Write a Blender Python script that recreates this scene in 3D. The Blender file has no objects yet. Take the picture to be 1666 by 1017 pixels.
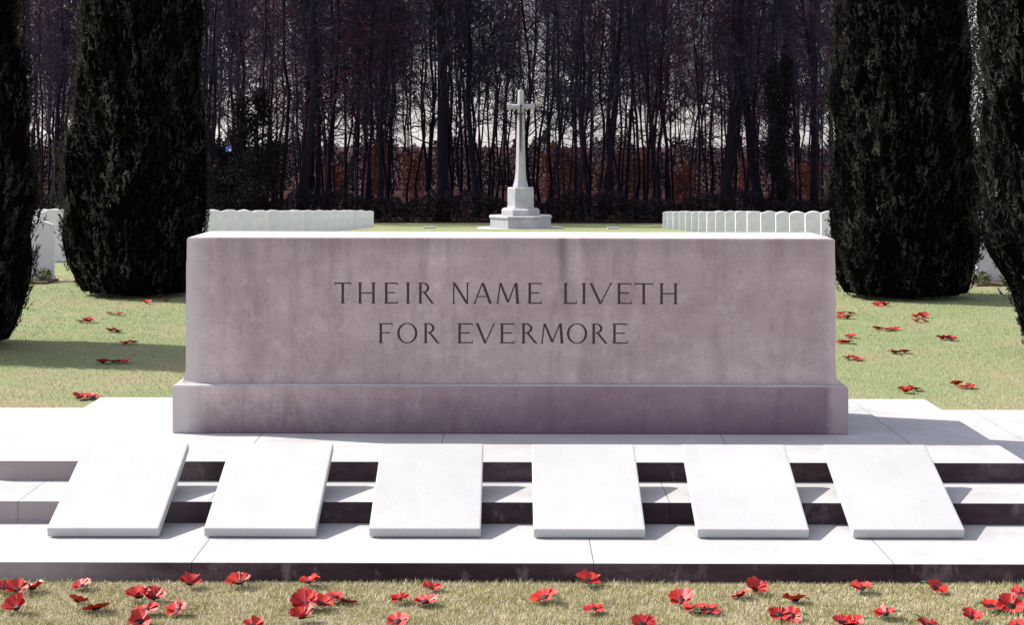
import bpy, bmesh, math, random
import numpy as np
from mathutils import Vector, Matrix
R = math.radians
scn = bpy.context.scene
COL = scn.collection
EYE = 1.85
F = 2900.0
HZ = 235.0

def at(px, py, H=None, d=None):
    """pixel of the photograph -> ground point on the flat lawn"""
    s = (py - HZ) / (EYE if H is None else H) if d is None else F / d
    return ((px - 833) / s, F / s)

# ------------------------------------------------------------------ tagging
def tag(o, label=None, cat=None, group=None, kind=None):
    if label: o['label'] = label
    if cat: o['category'] = cat
    if group: o['group'] = group
    if kind: o['kind'] = kind
    return o

def thing(name, label, cat, loc=(0, 0, 0), rz=0, group=None):
    o = bpy.data.objects.new(name, None)
    o.empty_display_size = .2
    COL.objects.link(o)
    o.location = loc
    o.rotation_euler = (0, 0, rz)
    return tag(o, label, cat, group)

def link(name, me, mat=None, parent=None, smooth=False):
    o = bpy.data.objects.new(name, me)
    COL.objects.link(o)
    if mat is not None:
        for m in (mat if isinstance(mat, (list, tuple)) else [mat]):
            me.materials.append(m)
    if parent: o.parent = parent
    if smooth:
        for p in me.polygons: p.use_smooth = True
    return o

def mesh_from(name, v, f):
    me = bpy.data.meshes.new(name)
    me.from_pydata([tuple(a) for a in v], [], [tuple(a) for a in f])
    me.update()
    return me

def mesh_np(name, verts, tris, rnd=None):
    """fast mesh of polygons with a constant corner count"""
    me = bpy.data.meshes.new(name)
    n, k = tris.shape
    me.vertices.add(len(verts)); me.vertices.foreach_set('co', verts.astype(np.float32).ravel())
    me.loops.add(n * k); me.loops.foreach_set('vertex_index', tris.astype(np.int32).ravel())
    me.polygons.add(n); me.polygons.foreach_set('loop_start', np.arange(0, n * k, k, dtype=np.int32))
    me.update(calc_edges=True)
    if rnd is not None:
        a = me.attributes.new('rnd', 'FLOAT', 'FACE')
        a.data.foreach_set('value', rnd.astype(np.float32))
    return me

def bm_mesh(name, bm):
    me = bpy.data.meshes.new(name)
    bmesh.ops.recalc_face_normals(bm, faces=bm.faces)
    bm.to_mesh(me); bm.free()
    return me

def copy_tree(o, parent=None):
    c = o.copy(); COL.objects.link(c); c.parent = parent
    for ch in list(o.children): copy_tree(ch, c)
    return c

def ordinal(i):
    w = ['first', 'second', 'third', 'fourth', 'fifth', 'sixth', 'seventh', 'eighth', 'ninth', 'tenth', 'eleventh', 'twelfth',
         'thirteenth', 'fourteenth', 'fifteenth', 'sixteenth', 'seventeenth', 'eighteenth', 'nineteenth', 'twentieth',
         'twenty-first', 'twenty-second', 'twenty-third', 'twenty-fourth', 'twenty-fifth', 'twenty-sixth']
    return w[i]

# ------------------------------------------------------------------ materials
class NT:
    def __init__(self, name, rough=.85, spec=.2):
        self.m = bpy.data.materials.new(name); self.m.use_nodes = True
        self.t = self.m.node_tree; self.n = self.t.nodes
        self.b = self.n['Principled BSDF']
        self.b.inputs['Roughness'].default_value = rough
        self.b.inputs['Specular IOR Level'].default_value = spec
        self.tc = self.n.new('ShaderNodeTexCoord')
    def l(self, a, b): self.t.links.new(a, b)
    def noise(self, scale, detail=4, rough=.6, vec=None, stretch=None, dist=0):
        x = self.n.new('ShaderNodeTexNoise'); x.inputs['Scale'].default_value = scale
        x.inputs['Detail'].default_value = detail; x.inputs['Roughness'].default_value = rough
        x.inputs['Distortion'].default_value = dist
        src = vec or self.tc.outputs['Object']
        if stretch:
            mp = self.n.new('ShaderNodeMapping'); mp.inputs['Scale'].default_value = stretch
            self.l(src, mp.inputs['Vector']); src = mp.outputs['Vector']
        self.l(src, x.inputs['Vector'])
        return x.outputs['Fac']
    def ramp(self, fac, stops):
        r = self.n.new('ShaderNodeValToRGB'); e = r.color_ramp.elements
        while len(e) < len(stops): e.new(.5)
        for i, (p, c) in enumerate(stops):
            e[i].position = p; e[i].color = (*c, 1) if len(c) == 3 else c
        self.l(fac, r.inputs['Fac'])
        return r.outputs['Color']
    def mix(self, fac, a, b, mode='MIX'):
        x = self.n.new('ShaderNodeMix'); x.data_type = 'RGBA'; x.blend_type = mode
        for s, k in ((fac, 0), (a, 6), (b, 7)):
            if isinstance(s, (int, float)): x.inputs[k].default_value = s
            elif isinstance(s, tuple): x.inputs[k].default_value = (*s, 1)
            else: self.l(s, x.inputs[k])
        return x.outputs[2]
    def math(self, op, a, b=0.0, clamp=False):
        x = self.n.new('ShaderNodeMath'); x.operation = op; x.use_clamp = clamp
        for s, k in ((a, 0), (b, 1)):
            if isinstance(s, (int, float)): x.inputs[k].default_value = s
            else: self.l(s, x.inputs[k])
        return x.outputs[0]
    def maprange(self, v, a, b, c=0., d=1.):
        x = self.n.new('ShaderNodeMapRange'); self.l(v, x.inputs[0])
        for i, q in enumerate((a, b, c, d)): x.inputs[i + 1].default_value = q
        return x.outputs[0]
    def col(self, c):
        if isinstance(c, tuple): self.b.inputs['Base Color'].default_value = (*c, 1)
        else: self.l(c, self.b.inputs['Base Color'])
        return self
    def bump(self, h, strength=.3, dist=.01):
        x = self.n.new('ShaderNodeBump'); x.inputs['Strength'].default_value = strength
        x.inputs['Distance'].default_value = dist
        self.l(h, x.inputs['Height']); self.l(x.outputs['Normal'], self.b.inputs['Normal'])
        return self
    def xyz(self, src=None):
        x = self.n.new('ShaderNodeSeparateXYZ'); self.l(src or self.tc.outputs['Object'], x.inputs[0]); return x.outputs

def leafy(name, stops, scale=1.5, rough=.8, spec=.15, worn=False):
    """colour from a soft object-space noise plus a per-face random value"""
    t = NT(name, rough, spec)
    a = t.n.new('ShaderNodeAttribute'); a.attribute_name = 'rnd'
    n = t.noise(scale, 4, .6, vec=t.n.new('ShaderNodeNewGeometry').outputs['Position'])
    s = t.math('ADD', t.math('MULTIPLY', a.outputs['Fac'], .45), t.math('MULTIPLY', n, .62))
    if worn:      # thinner, drier grass where people walk round the base
        yy = t.xyz(t.n.new('ShaderNodeNewGeometry').outputs['Position'])[1]
        s = t.math('ADD', s, t.maprange(yy, 15.5, 11.5, 0, .17))
    t.col(t.ramp(s, stops))
    return t.m

# clean pale limestone (treads, tablets, top)
t = NT('clean_stone', .8, .25)
a = t.noise(2.2, 6, .65); b = t.noise(38, 3, .7); g = t.noise(9, 5, .7)
c = t.ramp(a, [(.3, (.345, .34, .33)), (.65, (.44, .437, .43))])
c = t.mix(t.maprange(g, .5, .75, 0, .45), c, (.27, .26, .25))
c = t.mix(t.maprange(b, .58, .8, 0, .5), c, (.20, .19, .18))
vr = t.n.new('ShaderNodeTexVoronoi'); vr.inputs['Scale'].default_value = 23
t.l(t.tc.outputs['Object'], vr.inputs['Vector'])
c = t.mix(t.math('MULTIPLY', t.maprange(vr.outputs['Distance'], .16, .06, 0, .6), t.maprange(g, .5, .58, 0, 1)), c, (.15, .145, .13))
t.col(c).bump(b, .25, .004)
M_CLEAN = t.m
t = NT('tablet_stone', .7, .3)
gp = t.n.new('ShaderNodeNewGeometry').outputs['Position']
a = t.noise(1.7, 5, .6, vec=gp); b = t.noise(55, 3, .7, vec=gp)
oi = t.n.new('ShaderNodeObjectInfo')
c = t.ramp(a, [(.3, (.38, .38, .375)), (.65, (.435, .435, .432))])
c = t.mix(t.math('MULTIPLY', oi.outputs['Random'], .3), c, (.40, .395, .385))
c = t.mix(t.maprange(b, .55, .8, 0, .35), c, (.27, .265, .255))
c = t.mix(t.maprange(t.noise(6, 6, .75, vec=gp, stretch=(1.6, .6, 1)), .52, .72, 0, .35), c, (.32, .31, .295))
c = t.mix(t.maprange(t.noise(90, 2, .6, vec=gp), .68, .76, 0, .6), c, (.14, .13, .12))
t.col(c).bump(b, .2, .003)
M_TABLET = t.m

# weathered riser faces: lichen, soot, damp
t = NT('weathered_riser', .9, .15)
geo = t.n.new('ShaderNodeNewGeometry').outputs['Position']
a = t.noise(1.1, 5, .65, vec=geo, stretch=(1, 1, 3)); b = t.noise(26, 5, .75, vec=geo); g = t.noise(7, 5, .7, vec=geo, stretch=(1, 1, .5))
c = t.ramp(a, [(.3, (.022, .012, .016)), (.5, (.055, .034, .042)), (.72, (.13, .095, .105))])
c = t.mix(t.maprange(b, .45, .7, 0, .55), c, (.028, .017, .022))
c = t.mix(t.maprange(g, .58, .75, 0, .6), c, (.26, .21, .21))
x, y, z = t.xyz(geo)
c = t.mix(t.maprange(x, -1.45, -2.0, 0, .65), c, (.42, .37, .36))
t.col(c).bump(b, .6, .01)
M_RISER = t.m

# the memorial stone's faces
def stone_mat(name, plinth=False):
    t = NT(name, .85, .2)
    x, y, z = t.xyz()
    streak = t.noise(3.0, 6, .7, stretch=(2.6, 2.6, .35))
    blotch = t.noise(1.6, 6, .65, stretch=(1, 1, 1.4)); fine = t.noise(60, 4, .75); mid = t.noise(11, 5, .7)
    c = t.ramp(blotch, [(.32, (.31, .237, .24)), (.5, (.39, .308, .308)), (.68, (.47, .382, .378))])
    c = t.mix(t.maprange(streak, .48, .70, 0, .5), c, (.215, .155, .160))
    c = t.mix(t.maprange(mid, .52, .72, 0, .5), c, (.50, .42, .41))
    c = t.mix(t.maprange(t.noise(5.2, 6, .75, dist=.4, stretch=(1.5, 1.5, .6)), .53, .72, 0, .42), c, (.21, .152, .152))
    c = t.mix(t.maprange(fine, .55, .75, 0, .5), c, (.15, .108, .112))
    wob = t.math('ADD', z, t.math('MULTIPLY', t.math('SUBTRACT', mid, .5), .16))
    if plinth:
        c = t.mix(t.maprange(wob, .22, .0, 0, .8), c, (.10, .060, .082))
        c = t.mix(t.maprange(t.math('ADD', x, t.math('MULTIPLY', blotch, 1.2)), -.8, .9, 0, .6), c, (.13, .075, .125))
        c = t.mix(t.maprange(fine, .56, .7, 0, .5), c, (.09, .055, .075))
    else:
        c = t.mix(t.maprange(wob, .33, .14, 0, .62), c, (.15, .095, .125))          # darker, purplish foot of the face
        c = t.mix(t.maprange(t.math('ADD', wob, t.math('MULTIPLY', streak, .25)), 1.06, 1.2, 0, .42), c, (.15, .115, .115))  # darker towards the top edge
        d = t.math('ABSOLUTE', t.math('SUBTRACT', t.math('ADD', x, t.math('MULTIPLY', mid, .03)), .30))
        s = t.math('MULTIPLY', t.maprange(d, .035, .004, 0, .6), t.maprange(z, .72, .95, 0, 1))
        c = t.mix(s, c, (.14, .10, .10))                                             # drip line from the top
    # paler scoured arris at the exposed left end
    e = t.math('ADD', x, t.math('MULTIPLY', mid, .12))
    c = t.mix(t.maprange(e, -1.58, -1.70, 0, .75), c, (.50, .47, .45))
    e2 = t.math('ADD', x, t.math('MULTIPLY', mid, .05))
    c = t.mix(t.maprange(e2, 1.735, 1.775, 0, .4), c, (.50, .43, .42))
    t.col(c).bump(t.math('ADD', t.math('MULTIPLY', fine, .6), mid), .35, .008)
    return t.m
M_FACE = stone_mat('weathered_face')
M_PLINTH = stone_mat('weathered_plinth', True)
M_CUT = NT('cut_letter', .95, .05).col((.15, .10, .108)).m

# lawn
def lawn_cols(t, src):
    a = t.noise(.55, 5, .6, vec=src); b = t.noise(3.5, 5, .65, vec=src); g = t.noise(40, 4, .8, vec=src)
    s = t.math('ADD', t.math('MULTIPLY', a, .6), t.math('MULTIPLY', b, .4))
    return s, g
t = NT('lawn', .95, .05)
pos = t.n.new('ShaderNodeNewGeometry').outputs['Position']
s, g = lawn_cols(t, pos)
x, y, z = t.xyz(pos)
s2 = t.math('ADD', s, t.maprange(y, 15.5, 11.5, 0, .15))
c = t.ramp(s2, [(.34, (.205, .255, .118)), (.50, (.26, .295, .145)), (.62, (.33, .29, .17))])
c = t.mix(t.maprange(g, .4, .75, 0, .55), c, (.09, .10, .04))
c = t.mix(t.maprange(g, .62, .8, 0, .5), c, (.26, .24, .14))
near = t.maprange(y, 8, 7.4, 0, .5)
c = t.mix(near, c, (.34, .29, .18))
litter = t.ramp(t.noise(1.1, 6, .7, vec=pos), [(.3, (.025, .014, .015)), (.55, (.06, .026, .024)), (.75, (.10, .05, .04))])
edge = t.math('ADD', y, t.math('MULTIPLY', b if False else s, 2.0))
c = t.mix(t.maprange(edge, 91.2, 92.2, 0, 1), c, litter)
t.col(c).bump(g, .8, .03)
M_LAWN = t.m
M_BLADE_N = leafy('turf_blades', [(.22, (.12, .13, .04)), (.40, (.32, .33, .12)), (.52, (.44, .40, .20)), (.64, (.50, .42, .29)), (.8, (.62, .56, .44))], 5.0)
M_BLADE_F = leafy('lawn_blades', [(.2, (.19, .25, .10)), (.45, (.28, .35, .17)), (.62, (.34, .355, .19)), (.78, (.43, .38, .24))], 1.1, worn=True)

t = NT('yew_leaf', .85, .04)
at_ = t.n.new('ShaderNodeAttribute'); at_.attribute_name = 'rnd'
t.col(t.ramp(at_.outputs['Fac'], [(0, (.002, .002, .002)), (.4, (.006, .0065, .006)), (.66, (.028, .028, .025)), (1, (.15, .15, .133))]))
tr_ = t.n.new('ShaderNodeBsdfTranslucent'); mxs = t.n.new('ShaderNodeMixShader'); mxs.inputs[0].default_value = .35
vcol = t.ramp(at_.outputs['Fac'], [(0, (.004, .004, .004)), (.6, (.05, .052, .04)), (1, (.20, .20, .16))])
t.l(vcol, tr_.inputs['Color']); t.l(t.b.outputs[0], mxs.inputs[1]); t.l(tr_.outputs[0], mxs.inputs[2])
t.l(mxs.outputs[0], t.n['Material Output'].inputs['Surface'])
M_YEW = t.m
M_YEWCORE = NT('yew_inner_shade', 1, 0).col((.002, .002, .002)).m  # near-black core: the yew's inner shade is put into its colour
t = NT('bark', .95, .1)
n = t.noise(5, 5, .7, stretch=(1, 1, .25)); oi = t.n.new('ShaderNodeObjectInfo')
c = t.ramp(n, [(.3, (.003, .0025, .005)), (.7, (.009, .0075, .014))])
c = t.mix(t.math('MULTIPLY', oi.outputs['Random'], .5), c, (.014, .011, .021))
t.col(c).bump(n, .6, .03)
M_BARK = t.m
M_TWIG = NT('twig', .9, .1).col((.024, .019, .040)).m
M_TWIG2 = NT('reddish_twig', .9, .1).col((.062, .022, .040)).m
M_DEAD = leafy('dead_leaf', [(.2, (.06, .012, .024)), (.5, (.11, .022, .038)), (.9, (.17, .05, .055))], 2)
M_HOLLY = leafy('holly_leaf', [(.2, (.003, .003, .004)), (.6, (.007, .0075, .009)), (.95, (.018, .018, .017))], 2, .8, .1)
M_THICK = leafy('thicket', [(.2, (.004, .003, .006)), (.6, (.010, .006, .010)), (.95, (.03, .02, .024))], 1.2)
M_THICK2 = leafy('far_scrub', [(.2, (.012, .010, .016)), (.5, (.035, .022, .030)), (.9, (.09, .04, .045))], .35)
M_RUSSET = leafy('russet_leaf', [(.2, (.07, .022, .020)), (.5, (.16, .050, .035)), (.9, (.27, .12, .08))], .8)
t = NT('headstone_stone', .8, .2)
a = t.noise(4, 5, .6); oi = t.n.new('ShaderNodeObjectInfo')
c = t.ramp(a, [(.3, (.56, .55, .56)), (.7, (.76, .75, .75))])
c = t.mix(t.math('MULTIPLY', oi.outputs['Random'], .35), c, (.52, .51, .52))
t.col(c)
M_HEAD = t.m
t = NT('cross_stone', .8, .2)
a = t.noise(2, 6, .65)
t.col(t.ramp(a, [(.3, (.29, .285, .30)), (.7, (.42, .415, .425))])).bump(a, .2, .02)
M_CROSS = t.m
M_BRONZE = NT('dark_bronze', .6, .3).col((.045, .045, .055)).m
t = NT('poppy_red', .5, .4)
n = t.noise(40, 3, .6); oi = t.n.new('ShaderNodeObjectInfo')
c = t.ramp(n, [(.3, (.34, .010, .004)), (.7, (.52, .030, .010))])
c = t.mix(t.math('MULTIPLY', oi.outputs['Random'], .55), c, (.30, .006, .018))
t.col(c); M_RED = t.m
M_BLACK = NT('poppy_centre', .6, .3).col((.006, .005, .006)).m
M_GREEN = NT('poppy_leaf', .6, .3).col((.03, .09, .03)).m
t = NT('bed_soil', 1, .05)
t.col(t.ramp(t.noise(12, 4, .7), [(.3, (.05, .035, .025)), (.7, (.13, .095, .07))])); M_SOIL = t.m
M_PLANT = leafy('bed_plant', [(.2, (.05, .07, .03)), (.6, (.14, .16, .07)), (.9, (.30, .27, .18))], 6)
M_BLUE = NT('blue_panel', .4, .4).col((.05, .09, .36)).m
M_PALE = NT('pale_post', .6, .3).col((.06, .06, .07)).m
M_WHITE = NT('white_panel', .5, .3).col((.7, .72, .75)).m

# ------------------------------------------------------------------ terrain
def gz(y):
    if y < 28: return 0.0
    if y < 86: return -.0372 * (y - 28)
    return -.0372 * 58
ys = [-30, 0, 4, 8, 12, 16, 20, 24, 26, 28] + list(range(30, 88, 4)) + [86, 90, 100, 120, 160, 240, 400, 800, 1600, 3000]
ys = sorted(set(ys)); xs = [-3000, -800, -200, -60, -30, -15, -8, -4, 0, 4, 8, 15, 30, 60, 200, 800, 3000]
v = [(x, y, gz(y)) for y in ys for x in xs]
nx = len(xs)
f = [(j * nx + i, j * nx + i + 1, (j + 1) * nx + i + 1, (j + 1) * nx + i) for j in range(len(ys) - 1) for i in range(nx - 1)]
ground = link('ground', mesh_from('ground', v, f), M_LAWN)
tag(ground, kind='structure')

rng = np.random.default_rng(7)
def blades(name, n, xr, yr, h, w, mat, excl=None):
    x = rng.uniform(*xr, n); y = rng.uniform(*yr, n)
    if excl is not None:
        k = ~excl(x, y); x = x[k]; y = y[k]; n = len(x)
    cl = .5 + .5 * np.sin(x * 7.3 + np.sin(y * 11) * 2) * np.sin(y * 9.1 + np.cos(x * 5.) * 2)
    hh = rng.uniform(h * .35, h, n) * (.6 + .6 * cl)
    th = rng.uniform(0, 2 * np.pi, n)
    ww = rng.uniform(.6, 1.1, n) * w
    lean = rng.normal(0, .55, (n, 2)) * hh[:, None]
    z0 = np.array([gz(q) for q in y]) if yr[1] > 28 else np.zeros(n)
    a = np.stack([x - np.cos(th) * ww / 2, y - np.sin(th) * ww / 2, z0 - .003], 1)
    b = np.stack([x + np.cos(th) * ww / 2, y + np.sin(th) * ww / 2, z0 - .003], 1)
    c = np.stack([x + lean[:, 0], y + lean[:, 1], z0 + hh], 1)
    V = np.stack([a, b, c], 1).reshape(-1, 3)
    T = np.arange(3 * n).reshape(-1, 3)
    o = link(name, mesh_np(name, V, T, rng.uniform(0, 1, n)), mat)
    return tag(o, kind='stuff')
g1 = blades('grass', 170000, (-3.3, 3.3), (6.1, 7.5), .026, .0042, M_BLADE_N)
tag(g1, 'short tufted turf of tan and olive blades in front of the bottom step', 'grass')
g2 = blades('grass', 150000, (-6.5, 6.5), (11.3, 25), .022, .008, M_BLADE_F)
tag(g2, 'mown pale green lawn behind and beside the memorial stone', 'grass')

# ------------------------------------------------------------------ stepped base, built of long blocks
def block(bm, x0, x1, y0, y1, z0, z1, bev=.006, front_mat=1):
    r = bmesh.ops.create_cube(bm, size=1)
    for q in r['verts']:
        q.co = Vector((x0 + (q.co.x + .5) * (x1 - x0), y0 + (q.co.y + .5) * (y1 - y0), z0 + (q.co.z + .5) * (z1 - z0)))
    fs = list({fc for q in r['verts'] for fc in q.link_faces})
    for fc in fs:
        fc.normal_update()
        if abs(fc.normal.z) < .5: fc.material_index = front_mat
    if bev:
        es = list({e for q in r['verts'] for e in q.link_edges})
        bw = bmesh.ops.bevel(bm, geom=es, offset=bev, segments=2, affect='EDGES', profile=.6)
        for fc in bw['faces']:
            fc.normal_update()
            fc.material_index = front_mat if abs(fc.normal.z) < .8 else 0

Z1, Z2, Z3 = .079, .180, .277
D1, D2, D3 = 7.53, 8.31, 8.82
base = thing('stepped_base', 'wide three-step white stone base under the memorial stone', 'steps', (0, D1, 0))
def step(x0, x1, y0, y1, z0, z1, joints, depth_joint=None):
    bm = bmesh.new()
    xs_ = [x0] + joints + [x1]
    yy = [y0] + ([depth_joint] if depth_joint else []) + [y1]
    for a_, b_ in zip(xs_[:-1], xs_[1:]):
        for c_, d_ in zip(yy[:-1], yy[1:]):
            block(bm, a_ + .0007, b_ - .0007, c_ - D1 + .0007, d_ - D1 - .0007, z0, z1, .003)
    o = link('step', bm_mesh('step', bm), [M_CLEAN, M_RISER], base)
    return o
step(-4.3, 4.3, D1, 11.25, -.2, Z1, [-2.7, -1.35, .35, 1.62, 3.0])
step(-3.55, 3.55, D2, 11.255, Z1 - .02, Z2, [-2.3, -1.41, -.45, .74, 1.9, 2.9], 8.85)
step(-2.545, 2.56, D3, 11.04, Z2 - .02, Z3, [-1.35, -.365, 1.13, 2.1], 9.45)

# ------------------------------------------------------------------ memorial stone
SY = 9.67
stone = thing('memorial_stone', 'long weathered altar-like memorial stone with carved inscription', 'memorial', (-.005, SY, Z3))
def ring_solid(rings, hw, dep, mats=None):
    """rings: (z, inset) of rectangles half-width hw, depth dep"""
    v = []; f = []
    for z, i in rings:
        v += [(-hw + i, i, z), (hw - i, i, z), (hw - i, dep - i, z), (-hw + i, dep - i, z)]
    for k in range(len(rings) - 1):
        for j in range(4):
            f.append((4 * k + j, 4 * k + (j + 1) % 4, 4 * k + 4 + (j + 1) % 4, 4 * k + 4 + j))
    n = 4 * (len(rings) - 1)
    f.append((3, 2, 1, 0)); f.append((n, n + 1, n + 2, n + 3))
    return v, f
def edge_wear(me, amt=.0025, seed=1):
    pass
HW, DEP = 1.833, .83
v, f = ring_solid([(0, .004), (.008, 0), (.250, 0), (.260, .005), (.266, .018), (.268, .035)], HW, DEP)
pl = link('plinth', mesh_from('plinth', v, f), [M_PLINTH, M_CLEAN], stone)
for p in pl.data.polygons:
    if p.center.z > .262: p.material_index = 1  # paler upper edge and ledge, painting in the sky light they catch
# upper block with a coved foot, slightly battered, shallow top course
cove = []
for k in range(9):
    a_ = k / 8 * math.pi / 2
    cove.append((.269 + .085 * (1 - math.cos(a_)), .032 + .028 * math.sin(a_)))
b = .267
rings = cove + [(.93, .0610), (.9325, .0626), (1.050, .0640), (1.059, .0680), (1.0625, .0760)]
v, f = ring_solid(rings, HW, DEP)
me = mesh_from('body', v, f)
FRONT0, FRONT1 = rings[8], rings[9]

# --- inscription: incised roman capitals
ST, TH, SF = .125, .06, .045
def rect(x0, y0, x1, y1): return [(x0, y0), (x1, y0), (x1, y1), (x0, y1)]
def vstem(x, th=ST, y0=0, y1=1, sb=True, stp=True):
    o = [rect(x - th / 2, y0, x + th / 2, y1)]
    if sb: o.append(rect(x - th / 2 - SF, y0 - .002, x + th / 2 + SF, y0 + .035))
    if stp: o.append(rect(x - th / 2 - SF, y1 - .035, x + th / 2 + SF, y1 + .002))
    return o
def hbar(y, x0, x1, th=TH): return [rect(x0, y - th / 2, x1, y + th / 2)]
def tick(x, y, up): return [[(x - .035, y), (x + .005, y), (x + .012, y + up), (x - .012, y + up)]]
def diag(x0, y0, x1, y1, th):
    q = [(x0 - th / 2, y0), (x0 + th / 2, y0), (x1 + th / 2, y1), (x1 - th / 2, y1)]
    return [q]
def serif(x, y, w): return [rect(x - w, y - (.035 if y > .5 else 0), x + w, y + (0 if y > .5 else .035))]
def arc(cx, cy, rx, ry, a0, a1, w_fn, n=20):
    out = []; inn = []
    for k in range(n + 1):
        a_ = a0 + (a1 - a0) * k / n; w_ = w_fn(a_)
        out.append((cx + rx * math.cos(a_), cy + ry * math.sin(a_)))
        inn.append((cx + (rx - w_) * math.cos(a_), cy + (ry - w_) * math.sin(a_)))
    return out + inn[::-1]
def glyph(ch, W):
    s = ST / 2 + SF
    g = []; holes = []
    if ch == 'T': g += vstem(W / 2, stp=False) + hbar(1 - TH / 2, 0, W) + tick(.03, .94, -.09) + tick(W, .94, -.09)
    elif ch == 'H': g += vstem(s) + vstem(W - s) + hbar(.5, s, W - s)
    elif ch in 'EF':
        g += vstem(s, stp=True) + hbar(1 - TH / 2, s, W - .02) + hbar(.52, s, W * .82) + tick(W - .02, .94, -.09)
        if ch == 'E': g += hbar(TH / 2, s, W) + tick(W - .01, .06, .1)
    elif ch == 'I': g += vstem(W / 2)
    elif ch == 'L': g += vstem(s) + hbar(TH / 2, s, W) + tick(W - .01, .06, .11)
    elif ch == 'R':
        g += vstem(s)
        ry = .245; rx = max(.2, W * .42)
        x0 = s + .02
        g.append(arc(x0 + .12, 1 - ry, rx - .02, ry, -math.pi / 2, math.pi / 2, lambda a_: .05 + .07 * max(0, math.cos(a_))))
        g += hbar(1 - .027, s, x0 + .14, .05) + hbar(1 - 2 * ry + .027, s, x0 + .14, .05)
        g += diag(x0 + .17, .54, W - .04, 0, .13) + serif(W - .02, 0, .06)
    elif ch == 'N':
        g += vstem(s * .8, .065, stp=False) + vstem(W - s * .8, .065, sb=False) + diag(s * .8 + .01, 1, W - s * .8, -.01, .14) + serif(s * .8 - .03, 1, .06)
    elif ch == 'A':
        g += diag(.04, 0, W / 2 - .01, 1, .065) + diag(W - .07, 0, W / 2, 1, .135) + hbar(.34, .2 * W, .78 * W, .05) + serif(.05, 0, .07) + serif(W - .07, 0, .08)
    elif ch == 'V':
        g += diag(W / 2, 0, .08, 1, .135) + diag(W / 2, 0, W - .04, 1, .065) + serif(.08, 1, .08) + serif(W - .05, 1, .07)
    elif ch == 'M':
        g += diag(.05, 0, .17, 1, .065) + diag(W - .09, 0, W - .17, 1, .135) + diag(W / 2, .06, .18, 1, .125) + diag(W / 2, .06, W - .2, 1, .065)
        g += serif(.05, 0, .07) + serif(W - .09, 0, .09)
    elif ch == 'O':
        holes.append((W / 2, .5, W / 2, .515))
    return g, holes
def prism(bm, poly, y0, y1, jit):
    # poly in (x, z)
    a_ = sum(poly[i][0] * poly[(i + 1) % len(poly)][1] - poly[(i + 1) % len(poly)][0] * poly[i][1] for i in range(len(poly)))
    if a_ < 0: poly = poly[::-1]
    vf = [bm.verts.new((x_, y0, z_)) for x_, z_ in poly]
    vb = [bm.verts.new((x_, y1 + jit, z_)) for x_, z_ in poly]
    bm.faces.new(vf); bm.faces.new(vb[::-1])
    n = len(poly)
    for i in range(n):
        bm.faces.new((vf[(i + 1) % n], vf[i], vb[i], vb[(i + 1) % n]))
def ringprism(bm, cx, cz, rx, rz, wfn, y0, y1, n=36):
    L = []
    for k in range(n):
        a_ = 2 * math.pi * k / n; w_ = wfn(a_)
        o_ = (cx + rx * math.cos(a_), cz + rz * math.sin(a_)); i_ = (cx + (rx - w_) * math.cos(a_), cz + (rz - w_) * math.sin(a_))
        L.append([bm.verts.new((o_[0], y0, o_[1])), bm.verts.new((i_[0], y0, i_[1])), bm.verts.new((i_[0], y1, i_[1])), bm.verts.new((o_[0], y1, o_[1]))])
    for k in range(n):
        A, B = L[k], L[(k + 1) % n]
        for j in range(4):
            bm.faces.new((A[j], A[(j + 1) % 4], B[(j + 1) % 4], B[j]))
LINES = [(460, 494, [('T', 545, 572), ('H', 583, 612), ('E', 625.5, 648), ('I', 660, 669), ('R', 681, 706), ('N', 736, 764), ('A', 771, 801),
                     ('M', 808.5, 846), ('E', 858.7, 882), ('L', 917, 939), ('I', 946, 955), ('V', 959, 996), ('E', 1004, 1028), ('T', 1032.6, 1062.6), ('H', 1073, 1103)]),
         (526, 558.5, [('F', 617, 640), ('O', 647, 680), ('R', 690, 715), ('E', 745, 770), ('V', 774.5, 806), ('E', 814, 838), ('R', 849, 874), ('M', 880.7, 918),
                     ('O', 922.8, 956), ('R', 963, 988), ('E', 996.7, 1021.6)])]
sT = F / (SY + .07)
cut = bmesh.new(); kk = 0
for y0p, y1p, chars in LINES:
    ztop = EYE - (y0p - HZ) / sT - Z3; zb = EYE - (y1p - HZ) / sT - Z3; h = ztop - zb
    for ch, xa, xb in chars:
        X0 = (xa - 833) / sT + .005; X1 = (xb - 833) / sT + .005
        W = (X1 - X0) / h
        g, holes = glyph(ch, W)
        for poly in g:
            kk += 1
            prism(cut, [(X0 + p[0] * h, zb + p[1] * h) for p in poly], .02 + .0002 * (kk % 7), .0745, .00035 * (kk % 5))
        for cx, cy, rx, ry in holes:
            ringprism(cut, X0 + cx * h, zb + cy * h, rx * h, ry * h, lambda a_: h * (.05 + .075 * abs(math.cos(a_)) ** 1.5), .02, .0747)
cme = bm_mesh('cutter', cut); cme.materials.append(M_FACE); cme.materials.append(M_CUT)
for p in cme.polygons: p.material_index = 1
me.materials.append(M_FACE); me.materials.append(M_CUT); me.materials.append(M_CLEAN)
me.polygons[-1].material_index = 2
body = bpy.data.objects.new('body', me); COL.objects.link(body)
cutter = bpy.data.objects.new('cutter', cme); COL.objects.link(cutter)
md = body.modifiers.new('cut', 'BOOLEAN'); md.operation = 'DIFFERENCE'; md.object = cutter; md.solver = 'EXACT'; md.use_self = True
md.material_mode = 'INDEX'
bpy.context.view_layer.update()
dg = bpy.context.evaluated_depsgraph_get()
nm = bpy.data.meshes.new_from_object(body.evaluated_get(dg))
bpy.data.objects.remove(cutter); body.modifiers.clear()
print('body polys', len(me.polygons), '->', len(nm.polygons), [m.name for m in nm.materials])
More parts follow.
